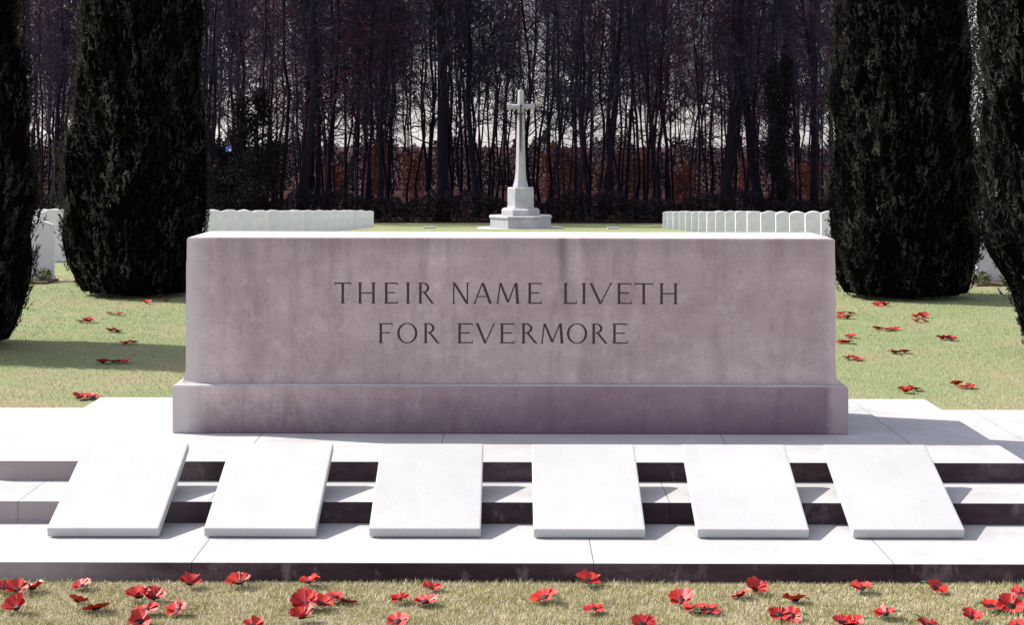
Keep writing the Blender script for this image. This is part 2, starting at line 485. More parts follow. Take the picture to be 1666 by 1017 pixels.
# split the carved letters off as their own part
bm = bmesh.new(); bm.from_mesh(nm)
bmc = bm.copy()
bmesh.ops.delete(bm, geom=[q for q in bm.faces if q.material_index == 1], context='FACES')
bmesh.ops.delete(bmc, geom=[q for q in bmc.faces if q.material_index != 1], context='FACES')
m1 = bpy.data.meshes.new('body'); bm.to_mesh(m1); bm.free()
m2 = bpy.data.meshes.new('inscription'); bmc.to_mesh(m2); bmc.free()
print('letters', len(m2.polygons))
body.data = m1
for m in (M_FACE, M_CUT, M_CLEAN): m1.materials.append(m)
body.parent = stone
ins = bpy.data.objects.new('inscription', None); COL.objects.link(ins); ins.parent = stone
tag(ins, 'dark carved capitals reading THEIR NAME LIVETH FOR EVERMORE')
bl = {}
for p in m2.polygons:
    c_ = p.center; li = 0 if c_.z + Z3 > .93 else 1
    px_ = 833 + (c_.x - .005) * sT
    j = min(range(len(LINES[li][2])), key=lambda q: abs((LINES[li][2][q][1] + LINES[li][2][q][2]) / 2 - px_) - (LINES[li][2][q][2] - LINES[li][2][q][1]) / 2)
    bl.setdefault((li, j), []).append(p)
for key in sorted(bl):
    vm = {}; vv = []; ff = []
    for p in bl[key]:
        q = []
        for i_ in p.vertices:
            if i_ not in vm: vm[i_] = len(vv); vv.append(m2.vertices[i_].co.copy())
            q.append(vm[i_])
        ff.append(q)
    tag(link('letter', mesh_from('letter', vv, ff), M_CUT, ins), 'carved capital letter ' + LINES[key[0]][2][key[1]][0])

# ------------------------------------------------------------------ tablets leaning on the steps
bm = bmesh.new()
TL, TW, TT = .80, .502, .045
block(bm, -TW / 2, TW / 2, 0, TL, 0, TT, .007, 0)
tab_me = bm_mesh('tablet', bm)
tab_me.materials.append(M_TABLET)
tab_x = [-1.830, -1.127, -.387, .351, 1.086, 1.785]
names = ['leftmost blank white tablet, leaning on the steps with its left side beyond the memorial stone',
         'second blank white tablet from the left, leaning on the steps',
         'third blank white tablet from the left, below the words FOR EVERMORE',
         'fourth blank white tablet from the left, just right of centre on the steps',
         'second blank white tablet from the right, leaning on the steps',
         'rightmost blank white tablet, leaning on the steps by the end of the memorial stone']
for i, x_ in enumerate(tab_x):
    o = bpy.data.objects.new('tablet', tab_me); COL.objects.link(o)
    o.location = (x_, 8.0 + .004 * (i % 3), Z1 + .003)
    o.rotation_euler = (math.atan2(Z2 + .0035 - Z1, D2 - 8.0) , 0, R([.25, -.2, .1, 0, -.25, .2][i]))
    tag(o, names[i], 'stone tablet', 'blank white tablets laid on the steps')

# ------------------------------------------------------------------ poppies
def petal_mesh(seed, r, ang, spread, tilt):
    rr = random.Random(seed); nr, na = 6, 9
    v = []; f = []
    for i in range(nr + 1):
        t_ = i / nr
        for j in range(na + 1):
            u = (j / na - .5) * spread
            rad = r * t_ * (1 - .16 * (2 * j / na - 1) ** 2) * (1 + (.07 * math.sin(j * 2.3 + seed) if t_ > .8 else 0))
            a_ = ang + u
            z = tilt * r * t_ ** 1.3 + .16 * r * (abs(2 * j / na - 1) ** 2) * t_ + .08 * r * math.sin(4 * u + seed * 1.7) * t_ + .07 * r * math.sin(9 * u + seed * 2.9) * t_ * t_ + .004
            v.append((rad * math.cos(a_), rad * math.sin(a_), z))
    for i in range(nr):
        for j in range(na):
            k = i * (na + 1) + j
            f.append((k, k + 1, k + na + 2, k + na + 1))
    me_ = mesh_from('petal', v, f)
    for p in me_.polygons: p.use_smooth = True
    me_.materials.append(M_RED)
    return me_
def centre_mesh(r, seed):
    bm = bmesh.new()
    bmesh.ops.create_uvsphere(bm, u_segments=10, v_segments=6, radius=r)
    rr = random.Random(seed)
    for q in bm.verts:
        q.co.z = q.co.z * .5 + .35 * r; q.co.x *= 1 + rr.uniform(-.1, .1)
    m_ = bm_mesh('centre', bm); m_.materials.append(M_BLACK); return m_
def leaf_mesh(seed, r):
    a_ = seed * 1.9; v = []; f = []
    for i in range(5):
        t_ = i / 4; w_ = .22 * r * math.sin(math.pi * min(1, t_ * .9 + .1))
        c_ = Vector((math.cos(a_), math.sin(a_), 0)) * (r * (.5 + t_ * .9)); n_ = Vector((-math.sin(a_), math.cos(a_), 0)) * w_
        z_ = .012 + .012 * math.sin(t_ * 3)
        v += [tuple(c_ + n_ + Vector((0, 0, z_))), tuple(c_ - n_ + Vector((0, 0, z_)))]
    f = [(2 * i, 2 * i + 1, 2 * i + 3, 2 * i + 2) for i in range(4)]
    m_ = mesh_from('leaf', v, f); m_.materials.append(M_GREEN); return m_
def stalk_mesh(seed):
    bm = bmesh.new()
    bmesh.ops.create_cone(bm, cap_ends=True, segments=6, radius1=.002, radius2=.002, depth=.07)
    for q in bm.verts: q.co = Vector((q.co.z + .02, q.co.y, q.co.x * 1 - .002))
    m_ = bm_mesh('stalk', bm); m_.materials.append(M_GREEN); return m_
protos = []; rp0 = random.Random(77)
POP_G = 'red poppies scattered on the grass'
for k in range(7):
    root = thing('poppy', 'red poppy', 'poppy', group=POP_G)
    r_ = .058
    npet = [4, 5, 4, 5, 4, 6, 5][k]; tl = [.35, .5, .25, .7, .4, .3, .12][k]
    for p in range(npet):
        sp = {4: 1.9, 5: 1.6, 6: 1.4}[npet]
        link('petal', petal_mesh(k * 11 + p, r_ * rp0.uniform(.78, 1.05), 2 * math.pi * p / npet + .2 * k, sp, tl * (1 if p % 2 == 0 else 1.25)), None, root)
    link('centre', centre_mesh(.019, k), None, root)
    if k % 2 == 0: link('leaf', leaf_mesh(k + 1, r_), None, root)
    if k % 3 == 0: link('stalk', stalk_mesh(k), None, root)
    protos.append(root)
front = [(7, 957), (30, 961), (55, 956), (134, 951), (126, 976), (30, 989), (158, 989), (228, 971), (252, 970), (239, 993), (229, 1013), (292, 993), (309, 949),
         (392, 947), (504, 946), (545, 971), (500, 982), (524, 983), (494, 1004), (413, 1016), (562, 974), (703, 953), (654, 973), (694, 976),
         (649, 1011), (958, 944), (889, 971), (968, 989), (1111, 976), (1047, 1016), (1131, 987), (1156, 988), (1207, 964), (1230, 957), (1296, 972),
         (1270, 999), (1290, 1000), (1374, 1011), (1392, 1012), (1405, 954), (1444, 996), (1523, 954), (1514, 1013), (1582, 1002), (1614, 984), (1647, 984), (1663, 962), (1657, 1016)]
left = [(270, 490), (240, 494), (180, 512), (194, 513), (132, 525), (145, 525), (180, 540), (191, 541), (204, 561), (218, 559), (168, 593), (186, 591), (204, 591), (128, 651), (142, 649), (153, 650)]
right = [(1428, 495), (1440, 495), (1370, 509), (1384, 509), (1368, 515), (1380, 516), (1491, 514), (1503, 514), (1492, 521), (1505, 521), (1428, 534), (1444, 535), (1455, 534),
         (1534, 550), (1548, 551), (1384, 547), (1370, 556), (1380, 556), (1455, 573), (1472, 572), (1380, 582), (1394, 584), (1474, 637), (1490, 633), (1557, 625), (1573, 629)]
rp = random.Random(5)
used = set(); pidx = 0
def place(px, py, label, k, sc):
    global pidx
    if k not in used: o = protos[k]; used.add(k)
    else: o = copy_tree(protos[k])
    x_, y_ = at(px, py + (4 if py < 800 else 11))
    o.location = (x_, min(y_, 7.47) if y_ < 8 else y_, .012)
    o.rotation_euler = (rp.uniform(-.1, .4), rp.uniform(-.3, .3), rp.uniform(0, 6.28))
    if rp.random() < .75:    # most faces are tipped towards the steps' front, as they fell
        o.rotation_mode = 'ZYX'
        m = Matrix.Rotation(rp.uniform(.0, .55), 3, 'X') @ Matrix.Rotation(rp.uniform(-.3, .3), 3, 'Y') @ Matrix.Rotation(rp.uniform(0, 6.28), 3, 'Z')
        o.rotation_mode = 'XYZ'; o.rotation_euler = m.to_euler('XYZ')
        o.location.z += .006
    if y_ > 8: o.rotation_euler = (rp.uniform(-.15, .3), rp.uniform(-.2, .2), rp.uniform(0, 6.28)); o.location.z = .012
    o.scale = (sc, sc, sc * (.6 if y_ > 8 else .8))
    o['label'] = label
    return o
rows = {'closest to the bottom step': [p for p in front if p[1] < 966], 'midway between step and photo edge': [p for p in front if 966 <= p[1] < 986], 'along the bottom edge of the photo': [p for p in front if p[1] >= 986]}
for rn, ps in rows.items():
    for i, p in enumerate(sorted(ps)):
        place(p[0], p[1], 'red poppy, %s from the left in the row %s' % (ordinal(i), rn), rp.randrange(7), rp.uniform(.74, 1.04))
for nm_, ps in (('left', left), ('right', right)):
    for i, p in enumerate(sorted(ps, key=lambda q: -q[1])):
        o = place(p[0], p[1] - 2, 'red poppy, %s nearest on the lawn to the %s of the memorial stone' % (ordinal(i), nm_), rp.randrange(7), rp.uniform(.95, 1.2))

# ------------------------------------------------------------------ cross
CX, CY = .39, 80.0; CZ = gz(CY)
cross = thing('stone_cross', 'tall pale stone cross with dark sword on octagonal base', 'cross', (CX, CY, CZ))
def octo(bm, prof, rot=math.pi / 8, n=8, dy=0):
    loops = []
    for r_, z_ in prof:
        k = r_ / math.cos(math.pi / n)
        loops.append([bm.verts.new((k * math.cos(rot + 2 * math.pi * i / n), dy + k * math.sin(rot + 2 * math.pi * i / n), z_)) for i in range(n)])
    for A, B in zip(loops[:-1], loops[1:]):
        for i in range(n): bm.faces.new((A[i], A[(i + 1) % n], B[(i + 1) % n], B[i]))
    bm.faces.new(loops[0][::-1]); bm.faces.new(loops[-1])
bm = bmesh.new(); octo(bm, [(1.92, -.05), (1.92, .05), (1.9, .06)]); link('paving', bm_mesh('paving', bm), M_CLEAN, cross)
bm = bmesh.new(); octo(bm, [(1.35, .0), (1.35, .50), (1.40, .52), (1.40, .585), (1.36, .61)]); link('base_tier', bm_mesh('t', bm), M_CROSS, cross)
bm = bmesh.new(); octo(bm, [(.85, .61), (.85, .86), (.74, .94)]); link('base_tier', bm_mesh('t', bm), M_CROSS, cross)
bm = bmesh.new(); octo(bm, [(.62, .94), (.585, 1.05), (.585, 1.82), (.55, 1.87)]); link('pedestal', bm_mesh('t', bm), M_CROSS, cross)
bm = bmesh.new(); octo(bm, [(.345, 1.86), (.33, 1.95), (.255, 2.25), (.225, 2.6), (.15, 5.4), (.135, 6.2), (.11, 6.24)]); link('shaft', bm_mesh('t', bm), M_CROSS, cross)
bm = bmesh.new()
octo(bm, [(.155, -.62), (.155, -.5), (.12, -.42), (.115, .42), (.155, .5), (.155, .62)])
for q in bm.verts: q.co = Vector((q.co.z, q.co.y, q.co.x + 5.50))
link('arms', bm_mesh('t', bm), M_CROSS, cross)
bm = bmesh.new()
v0 = len(bm.verts)
def bxs(bm, x0, x1, y0, y1, z0, z1):
    r = bmesh.ops.create_cube(bm, size=1)
    for q in r['verts']: q.co = Vector((x0 + (q.co.x + .5) * (x1 - x0), y0 + (q.co.y + .5) * (y1 - y0), z0 + (q.co.z + .5) * (z1 - z0)))
    return r['verts']
vs = bxs(bm, -.07, .07, -.28, -.19, 3.45, 5.15)
for q in vs:
    if q.co.z < 4: q.co.x *= .15
bxs(bm, -.16, .16, -.27, -.18, 5.15, 5.22); bxs(bm, -.03, .03, -.26, -.18, 5.22, 5.5); bxs(bm, -.05, .05, -.27, -.18, 5.5, 5.58)
link('sword', bm_mesh('sword', bm), M_BRONZE, cross)
for px_, lab in ((699, 'left'), (998, 'right')):
    x_ = (px_ - 833) / (F / 80.5)
    bm = bmesh.new(); block(bm, -.26, .26, -.18, .18, -.03, .09, .015, 0)
    o = link('marker_stone', bm_mesh('marker', bm), M_CLEAN); o.location = (x_, 80.5, gz(80.5))
    tag(o, 'small flat white stone in the grass %s of the cross' % lab, 'marker stone')

# ------------------------------------------------------------------ headstones
def headstone_mesh():
    bm = bmesh.new(); pts = [(-.19, -.05), (.19, -.05), (.19, .76)]
    for k in range(1, 8):
        a_ = k / 8; x_ = .19 - .38 * a_
        pts.append((x_, .76 + .052 * (1 - (x_ / .19) ** 2)))
    pts.append((-.19, .76))
    vf = [bm.verts.new((x_, -.0375, z_)) for x_, z_ in pts]; vb = [bm.verts.new((x_, .0375, z_)) for x_, z_ in pts]
    bm.faces.new(vf); bm.faces.new(vb[::-1])
    for i in range(len(pts)): bm.faces.new((vf[(i + 1) % len(pts)], vf[i], vb[i], vb[(i + 1) % len(pts)]))
    bmesh.ops.recalc_face_normals(bm, faces=bm.faces)
    bmesh.ops.bevel(bm, geom=[e for e in bm.edges if abs(e.calc_face_angle(0)) > .8], offset=.006, segments=1, affect='EDGES')
    m_ = bm_mesh('headstone', bm); m_.materials.append(M_HEAD); return m_
hme = headstone_mesh(); rh = random.Random(3); nh = 0
drows = [24.0, 28, 31, 33.5, 35.7, 37.9, 40.1, 42.4, 44.8] + [47.4 + 2.9 * i for i in range(14)]
WIN = [(40, 128), (335, 640), (1060, 1360), (1560, 1666)]
for side in (-1, 1):
    for ri, d in enumerate(drows):
        inner = (6.15 if d < 30 else 6.45 + .15 * (d - 30) / 55) if side < 0 else (6.25 if d < 30 else 6.9 + .3 * (d - 30) / 55)
        s_ = F / d; k = 0
        while True:
            X = inner + .19 + k * .435
            px_ = 833 + side * X * s_
            if px_ < -20 or px_ > 1690: break
            if d > 40 and X * s_ > inner * F / (d - 13.5): break
            if any(a_ - .3 * s_ < px_ < b_ + .3 * s_ for a_, b_ in WIN) and nh < 298:
                o = bpy.data.objects.new('headstone', hme); COL.objects.link(o); nh += 1
                o.location = (side * X + rh.uniform(-.02, .02), d + rh.uniform(-.05, .05), gz(d) + rh.uniform(-.02, .02))
                o.rotation_euler = (rh.uniform(-.02, .02), rh.uniform(-.012, .012), rh.uniform(-.06, .06))
                sd = 'left' if side < 0 else 'right'
                if ri == 0 and k == 0: lab = 'nearest pale headstone, framed between the two dark yews on the %s' % sd
                elif k == 0: lab = 'aisle-end headstone of the %s row from the front, in the block %s of the cross' % (ordinal(ri), sd)
                elif ri >= 11: lab = 'pale curved-top headstone in the farther rows %s of the cross' % sd
                else: lab = 'pale curved-top headstone in the nearer rows %s of the cross' % sd
                tag(o, lab, 'headstone', 'rows of pale curved-top headstones %s of the cross' % sd)
            k += 1
print('headstones', nh)
def tuft_np(n, cx, cy, cz, rx, ry, rz, size, up=.3, shell=0.):
    p = rng.normal(0, 1, (n, 3)); p /= np.linalg.norm(p, axis=1)[:, None]
    rad = rng.uniform(shell, 1, n) ** (1 / 2.2)
    p *= rad[:, None]
    c = p * np.array([rx, ry, rz]) + np.array([cx, cy, cz])
    d1 = rng.normal(0, 1, (n, 3)); d1[:, 2] += up; d1 /= np.linalg.norm(d1, axis=1)[:, None]
    d2 = rng.normal(0, 1, (n, 3)); d2 /= np.linalg.norm(d2, axis=1)[:, None]
    s1 = size * rng.uniform(.5, 1.3, n)[:, None]
    return np.stack([c - d1 * s1, c + d2 * s1 * .45, c + d1 * s1, c - d2 * s1 * .45], 1).reshape(-1, 3)
def quads_obj(name, V, mat, parent=None):
    n = len(V) // 4
    return link(name, mesh_np(name, V, np.arange(4 * n).reshape(-1, 4), rng.uniform(0, 1, n)), mat, parent)
for sd, x0 in (('left', -7.6), ('right', 7.6)):
    sg = -1 if sd == 'left' else 1
    bm = bmesh.new(); block(bm, -1.5, 1.5, -.32, .32, -.03, .03, .01, 0)
    bt = thing('flower_bed', 'narrow soil bed with low plants at the foot of the nearest %s headstone' % sd, 'flower bed', (x0, 23.7, 0))
    link('soil', bm_mesh('bed', bm), M_SOIL, bt)
    for k in range(7):
        xx = -sg * 1.4 + sg * .42 * k
        link('plant', quads_obj('plant', tuft_np(160, xx, rh.uniform(-.2, 0), .10, .15, .12, .1 + .05 * (k % 3), .035, .8), M_PLANT, bt).data) if False else quads_obj('plant', tuft_np(160, xx, rh.uniform(-.2, 0), .10, .15, .12, .09 + .04 * (k % 3), .035, .8), M_PLANT, bt)

# ------------------------------------------------------------------ yews
def yew_parts(seed, prof, H, nspray=7500, nleaf=11):
    rg = np.random.default_rng(seed)
    zs = np.array([p[0] for p in prof]); rs = np.array([p[1] for p in prof])
    ph = rg.uniform(0, 6.28, 8)
    def rad(z, th):
        r_ = np.interp(z, zs, rs)
        lob = (.05 * np.sin(3 * th + ph[0] + z * .7) + .045 * np.sin(5 * th + ph[1] - z * 1.3) + .03 * np.sin(8 * th + ph[2] + z * 2.1)
               + .05 * np.sin(z * 2.3 + ph[3] + 2 * th) + .03 * np.sin(z * 6.1 + ph[4] - 3 * th) + .04 * np.sin(13 * th + z * 2.4 + ph[5]))
        return r_ * (1 + lob)
    # core
    nz, na = 44, 36; v = []; f = []
    for i in range(nz + 1):
        z_ = .06 + (H - .25) * i / nz
        for j in range(na):
            th = 2 * math.pi * j / na; r_ = max(.01, float(rad(z_, th)) * .93 * (1 if i < nz else .2))
            v.append((r_ * math.cos(th), r_ * math.sin(th), z_))
    for i in range(nz):
        for j in range(na): f.append((i * na + j, i * na + (j + 1) % na, (i + 1) * na + (j + 1) % na, (i + 1) * na + j))
    f.append(tuple(range(na))[::-1]); f.append(tuple(nz * na + j for j in range(na)))
    core = mesh_from('shade_core', v, f)
    z = rg.uniform(.02, H, nspray); th = rg.uniform(0, 2 * np.pi, nspray)
    cl = np.sin(z * 5.3 + 3 * np.sin(th * 4 + ph[6]) + ph[0]) * np.sin(th * 7 + 2 * np.sin(z * 2.7 + ph[7]))
    off = rg.beta(1.5, 3.4, nspray) * (.10 + .06 * np.clip(cl, 0, 1)) - .085
    r_ = rad(z, th) + off
    r_ = np.maximum(r_, .03)
    P = np.stack([r_ * np.cos(th), r_ * np.sin(th), z], 1)
    N = np.stack([np.cos(th), np.sin(th), np.zeros(nspray)], 1)
    D = N * rg.uniform(.05, .45, (nspray, 1)) + np.array([0, 0, 1.]) + rg.normal(0, .25, (nspray, 3))
    D /= np.linalg.norm(D, axis=1)[:, None]
    L = rg.uniform(.05, .19, nspray)
    tt = rg.uniform(0, 1, (nspray, nleaf))
    B = P[:, None, :] + D[:, None, :] * (tt * L[:, None])[:, :, None]
    E = D[:, None, :] + rg.normal(0, .55, (nspray, nleaf, 3))
    E /= np.linalg.norm(E, axis=2)[:, :, None]
    Wd = rg.normal(0, .6, (nspray, nleaf, 3)) + np.cross(np.array([0, 0, 1.]), N)[:, None, :] * rg.choice([-1, 1], (nspray, nleaf, 1)); Wd -= (Wd * E).sum(2)[:, :, None] * E; Wd /= np.linalg.norm(Wd, axis=2)[:, :, None]
    ln = rg.uniform(.03, .065, (nspray, nleaf, 1)); wd = .0075
    V = np.stack([B - Wd * wd, B + Wd * wd, B + E * ln], 2).reshape(-1, 3)
    n = nspray * nleaf
    cb = .5 + .5 * np.sin(z * 4.1 + 2.2 * np.sin(th * 3 + ph[2])) * np.sin(th * 9 + 2.5 * np.sin(z * 3.1 + ph[1]))
    sr = np.repeat(cb * .45 + rg.uniform(0, 1, nspray) * .3, nleaf) + rg.uniform(0, .25, n)
    fol = mesh_np('foliage', V, np.arange(3 * n).reshape(-1, 3), sr)
    bm = bmesh.new()
    for k in range(5):
        a_ = 2 * math.pi * k / 5
        r0 = bmesh.ops.create_cone(bm, cap_ends=True, segments=8, radius1=.09, radius2=.05, depth=1.2)
        for q in r0['verts']: q.co += Vector((.16 * math.cos(a_), .16 * math.sin(a_), .5))
    tr = bm_mesh('trunk', bm)
    return core, fol, tr
PA = [(0, .68), (.12, .75), (.35, .82), (.8, .86), (1.4, .88), (2.4, .80), (3.4, .76), (4.4, .62), (5.0, .40), (5.4, .12)]
PB = [(0, .36), (.3, .44), (.6, .52), (1.0, .73), (1.6, .80), (2.4, .88), (3.4, .86), (4.4, .66), (5.0, .42), (5.4, .12)]
YA = yew_parts(1, PA, 5.4); YB = yew_parts(2, PB, 5.4)
for m_ in (YA, YB):
    m_[0].materials.append(M_YEWCORE); m_[1].materials.append(M_YEW); m_[2].materials.append(M_BARK)
for (x_, y_, Y, rz, sc, lab) in (
        (-5.22, 16.15, YA, 1.3, .98, 'near left columnar yew, cut off by the left edge of the photo'),
        (-4.56, 21.8, YA, 4.0, 1.0, 'far left columnar yew behind the left end of the memorial stone'),
        (4.77, 21.7, YA, 2.3, 1.03, 'far right columnar yew behind the right end of the memorial stone'),
        (4.98, 15.9, YB, 0.4, 1.0, 'near right columnar yew, cut off by the right edge of the photo')):
    r0 = thing('yew_tree', lab, 'yew tree', (x_, y_, 0), rz, 'clipped columnar yews flanking the memorial stone')
    r0.scale = (sc, sc, 1)
    link('trunk', Y[2], None, r0); link('shade_core', Y[0], None, r0); link('foliage', Y[1], None, r0)

# ------------------------------------------------------------------ the wood
def tube_np(pts, rad, sides):
    """pts (k,3), rad (k,) -> verts, quads"""
    k = len(pts); P = np.asarray(pts, float)
    T = np.gradient(P, axis=0); T /= np.linalg.norm(T, axis=1)[:, None] + 1e-9
    ref = np.array([.31, .87, .11]) if abs(T[0, 1]) < .8 else np.array([1., 0, 0])
    U = np.cross(T, ref); U /= np.linalg.norm(U, axis=1)[:, None] + 1e-9
    W = np.cross(T, U)
    a = np.arange(sides) * 2 * np.pi / sides
    V = P[:, None] + np.asarray(rad)[:, None, None] * (U[:, None] * np.cos(a)[None, :, None] + W[:, None] * np.sin(a)[None, :, None])
    i = np.arange(k - 1)[:, None] * sides; j = np.arange(sides)[None]
    Q = np.stack([i + j, i + (j + 1) % sides, i + sides + (j + 1) % sides, i + sides + j], -1).reshape(-1, 4)
    return V.reshape(-1, 3), Q
class Acc:
    def __init__(s): s.v = []; s.q = []; s.n = 0
    def add(s, v, q): s.v.append(v); s.q.append(q + s.n); s.n += len(v)
    def mesh(s, name):
        return mesh_np(name, np.concatenate(s.v), np.concatenate(s.q))
def bare_tree(seed, H, r0, nlimb, first, forked=False, leaves=0, twig_r=.0062):
    rg = np.random.default_rng(seed)
    tr = Acc(); cr = Acc(); tips = []
    n = 12
    z = np.linspace(-.15, H, n)
    drift = np.cumsum(rg.normal(0, .11 * H / 16, (n, 2)), axis=0); drift -= drift[0]
    lean = rg.normal(0, .034, 2)
    P = np.column_stack([drift[:, 0] + lean[0] * z, drift[:, 1] + lean[1] * z, z])
    rad = r0 * (1 - (z / H).clip(0, 1)) ** .75 + .012; rad[0] *= 1.45; rad[1] *= 1.02
    tr.add(*tube_np(P, rad, 9))
    stems = [(P, rad)]
    if forked:
        k = rg.integers(4, 6)
        m = 8; a = rg.uniform(0, 6.28); zz = np.linspace(0, H * .55, m)
        Q = P[k] + np.column_stack([np.cos(a) * zz * .22, np.sin(a) * .1 * zz, zz]); rr_ = rad[k] * .75 * (1 - zz / (H * .6)) + .01
        tr.add(*tube_np(Q, rr_, 7)); stems.append((Q, rr_))
    def branch(acc, p, d, L, r, k=5, curl=.12, sides=4, lift=.05):
        pts = [p]; dd = d.copy()
        for i in range(k):
            dd = dd + rg.normal(0, curl, 3); dd[2] += lift; dd /= np.linalg.norm(dd)
            pts.append(pts[-1] + dd * L / k)
        pts = np.array(pts); acc.add(*tube_np(pts, r * np.linspace(1, .3, k + 1), sides))
        return pts
    for S, rs_ in stems:
        for b_ in range(nlimb if S is P else nlimb // 2):
            f_ = first + (1 - first) * rg.uniform(0, 1) ** .9 if S is P else rg.uniform(.15, 1)
            idx = min(f_ * (len(S) - 1), len(S) - 1.01); i = int(idx); p = S[i] + (S[i + 1] - S[i]) * (idx - i)
            a = rg.uniform(0, 6.28); el = rg.uniform(.2, 1.15)
            d = np.array([np.cos(a) * np.cos(el), np.sin(a) * np.cos(el), np.sin(el)])
            L = H * rg.uniform(.10, .27) * (1.15 - f_ * .55)
            r = min(rs_[i] * .5, .055) * rg.uniform(.5, 1) + .008
            pts = branch(cr, p, d, L, r, 6, .24, 4, .02)
            for s_ in range(rg.integers(5, 9)):
                q = pts[rg.integers(1, len(pts))]
                d2 = (pts[-1] - pts[0]) / L + rg.normal(0, .65, 3); d2[2] += .15; d2 /= np.linalg.norm(d2)
                L2 = L * rg.uniform(.3, .65)
                pt2 = branch(cr, q, d2, L2, .011, 3, .2, 3)
                for t_ in range(rg.integers(4, 8)):
                    q2 = pt2[rg.integers(0, len(pt2))]
                    d3 = d2 + rg.normal(0, .75, 3); d3 /= np.linalg.norm(d3)
                    pt3 = branch(cr, q2, d3, rg.uniform(.35, 1.0), twig_r, 2, .25, 3)
                    tips.append(pt3[-1])
    tm, cm = tr.mesh('trunk'), cr.mesh('branches')
    lm = None
    if leaves:
        tp = np.array(tips)[rg.integers(0, len(tips), leaves)] + rg.normal(0, .12, (leaves, 3))
        d1 = rg.normal(0, 1, (leaves, 3)); d1 /= np.linalg.norm(d1, axis=1)[:, None]
        d2 = rg.normal(0, 1, (leaves, 3)); d2 /= np.linalg.norm(d2, axis=1)[:, None]
        V = np.stack([tp - d1 * .065, tp + d2 * .04, tp + d1 * .065, tp - d2 * .04], 1).reshape(-1, 3)
        lm = mesh_np('dead_leaves', V, np.arange(4 * leaves).reshape(-1, 4), rg.uniform(0, 1, leaves))
    return tm, cm, lm
variants = []
for k in range(14):
    H = [17, 19, 15, 18, 16, 20, 17, 14, 18, 16, 19, 15, 17, 18][k]
    r0 = [.075, .10, .06, .085, .06, .11, .075, .05, .09, .065, .10, .055, .075, .085][k]
    tm, cm, lm = bare_tree(100 + k, H, r0, 32 + (k % 4) * 6, [.36, .24, .44, .16, .3, .40, .2][k % 7], k % 5 == 2, 1100 if k % 3 == 0 else 0)
    tm.materials.append(M_BARK); cm.materials.append(M_TWIG2 if k % 4 == 1 else M_TWIG)
    if lm: lm.materials.append(M_DEAD)
    variants.append((tm, cm, lm))
bigs = []
for k, (H, r0, fk) in enumerate([(20, .32, True), (19, .26, True), (21, .30, True)]):
    tm, cm, lm = bare_tree(300 + k, H, r0, 48, .28, fk, 500)
    tm.materials.append(M_BARK); cm.materials.append(M_TWIG); lm.materials.append(M_DEAD)
    bigs.append((tm, cm, lm))
WG = 'bare trees of the winter wood behind the cemetery'
def plant_tree(x_, y_, var, sc, rz, label, name='bare_tree', sz=1.):
    r_ = thing(name, label, 'tree', (x_, y_, gz(y_) - .02), rz, WG)
    r_.scale = (sc, sc, sc * sz)
    link('trunk', var[0], None, r_); link('branches', var[1], None, r_)
    if var[2]: link('dead_leaves', var[2], None, r_)
    return r_
rt = random.Random(21)
feat = [(490, 93.5, 1, .95, 'thick dark trunk rising behind the left block of headstones'),
        (720, 93, 0, 1.0, 'thickest dark forked tree, left of the stone cross'),
        (775, 97, 1, .7, 'stout dark tree just left of the stone cross'),
        (612, 95, 1, .55, 'straight tree at the inner end of the left headstone block'),
        (980, 96, 1, .7, 'stout tree a little right of the stone cross'),
        (1185, 93.3, 2, .95, 'thick forked tree above the middle of the right headstone block'),
        (1243, 94.5, 1, 1.0, 'thick dark tree towards the outer end of the right headstone block'),
        (1325, 97, 0, .7, 'stout tree beside the far right yew'),
        (85, 97, 1, .6, 'stout tree seen between the two left yews')]
spots = []
for px_, y_, k, sc, lab in feat:
    x_ = (px_ - 833) / (F / y_); spots.append((x_, y_))
    plant_tree(x_, y_, bigs[k], sc, rt.uniform(0, 6.28), lab, sz=1 / sc ** .5 if sc < .9 else 1)
cnt = 0; tries = 0
while cnt < 262 and tries < 60000:
    tries += 1
    y_ = 93 + 62 * rt.random() ** 1.15
    x_ = rt.uniform(-1, 1) * (.30 * y_ + 2)
    px_ = 833 + x_ * F / y_
    if 130 < px_ < 325 or px_ > 1375 or px_ < 40:
        if rt.random() < .8: continue
    if abs(px_ - 872) < 10 and rt.random() < .6: continue
    if any((x_ - a_) ** 2 + (y_ - b_) ** 2 < 1.4 for a_, b_ in spots): continue
    spots.append((x_, y_)); k = rt.randrange(14)
    sc = rt.uniform(.8, 1.25)
    near = y_ < 108
    plant_tree(x_, y_, variants[k], sc, rt.uniform(0, 6.28),
               ('slender bare tree near the front edge of the wood' if near else 'slender bare tree deep inside the wood'), sz=rt.uniform(.9, 1.15))
    cnt += 1
print('trees', cnt)

# a far belt of the same trees, too far off to tell apart
fv = []; fq = []; fn = 0
for k in range(46):
    if k % 5 in (1, 4): rt.uniform(0, 1); continue
    vset = variants[k % 14]; a_ = rt.uniform(0, 6.28); x0 = (k / 45 * 2 - 1) * 56 + rt.uniform(-1, 1); y0 = rt.uniform(163, 190)
    for me_ in vset[:2]:
        co = np.empty(len(me_.vertices) * 3, np.float32); me_.vertices.foreach_get('co', co); co = co.reshape(-1, 3)
        q = np.empty(len(me_.loops), np.int32); me_.loops.foreach_get('vertex_index', q); q = q.reshape(-1, 4)
        c_, s_ = math.cos(a_), math.sin(a_)
        fv.append(np.column_stack([co[:, 0] * c_ - co[:, 1] * s_ + x0, co[:, 0] * s_ + co[:, 1] * c_ + y0, co[:, 2] * 1.1 + gz(y0)])); fq.append(q + fn); fn += len(co)
fw = link('distant_wood', mesh_np('distant_wood', np.concatenate(fv), np.concatenate(fq)), M_TWIG)
tag(fw, 'far belt of bare trees reading as one mass through the wood', 'wood', kind='stuff')

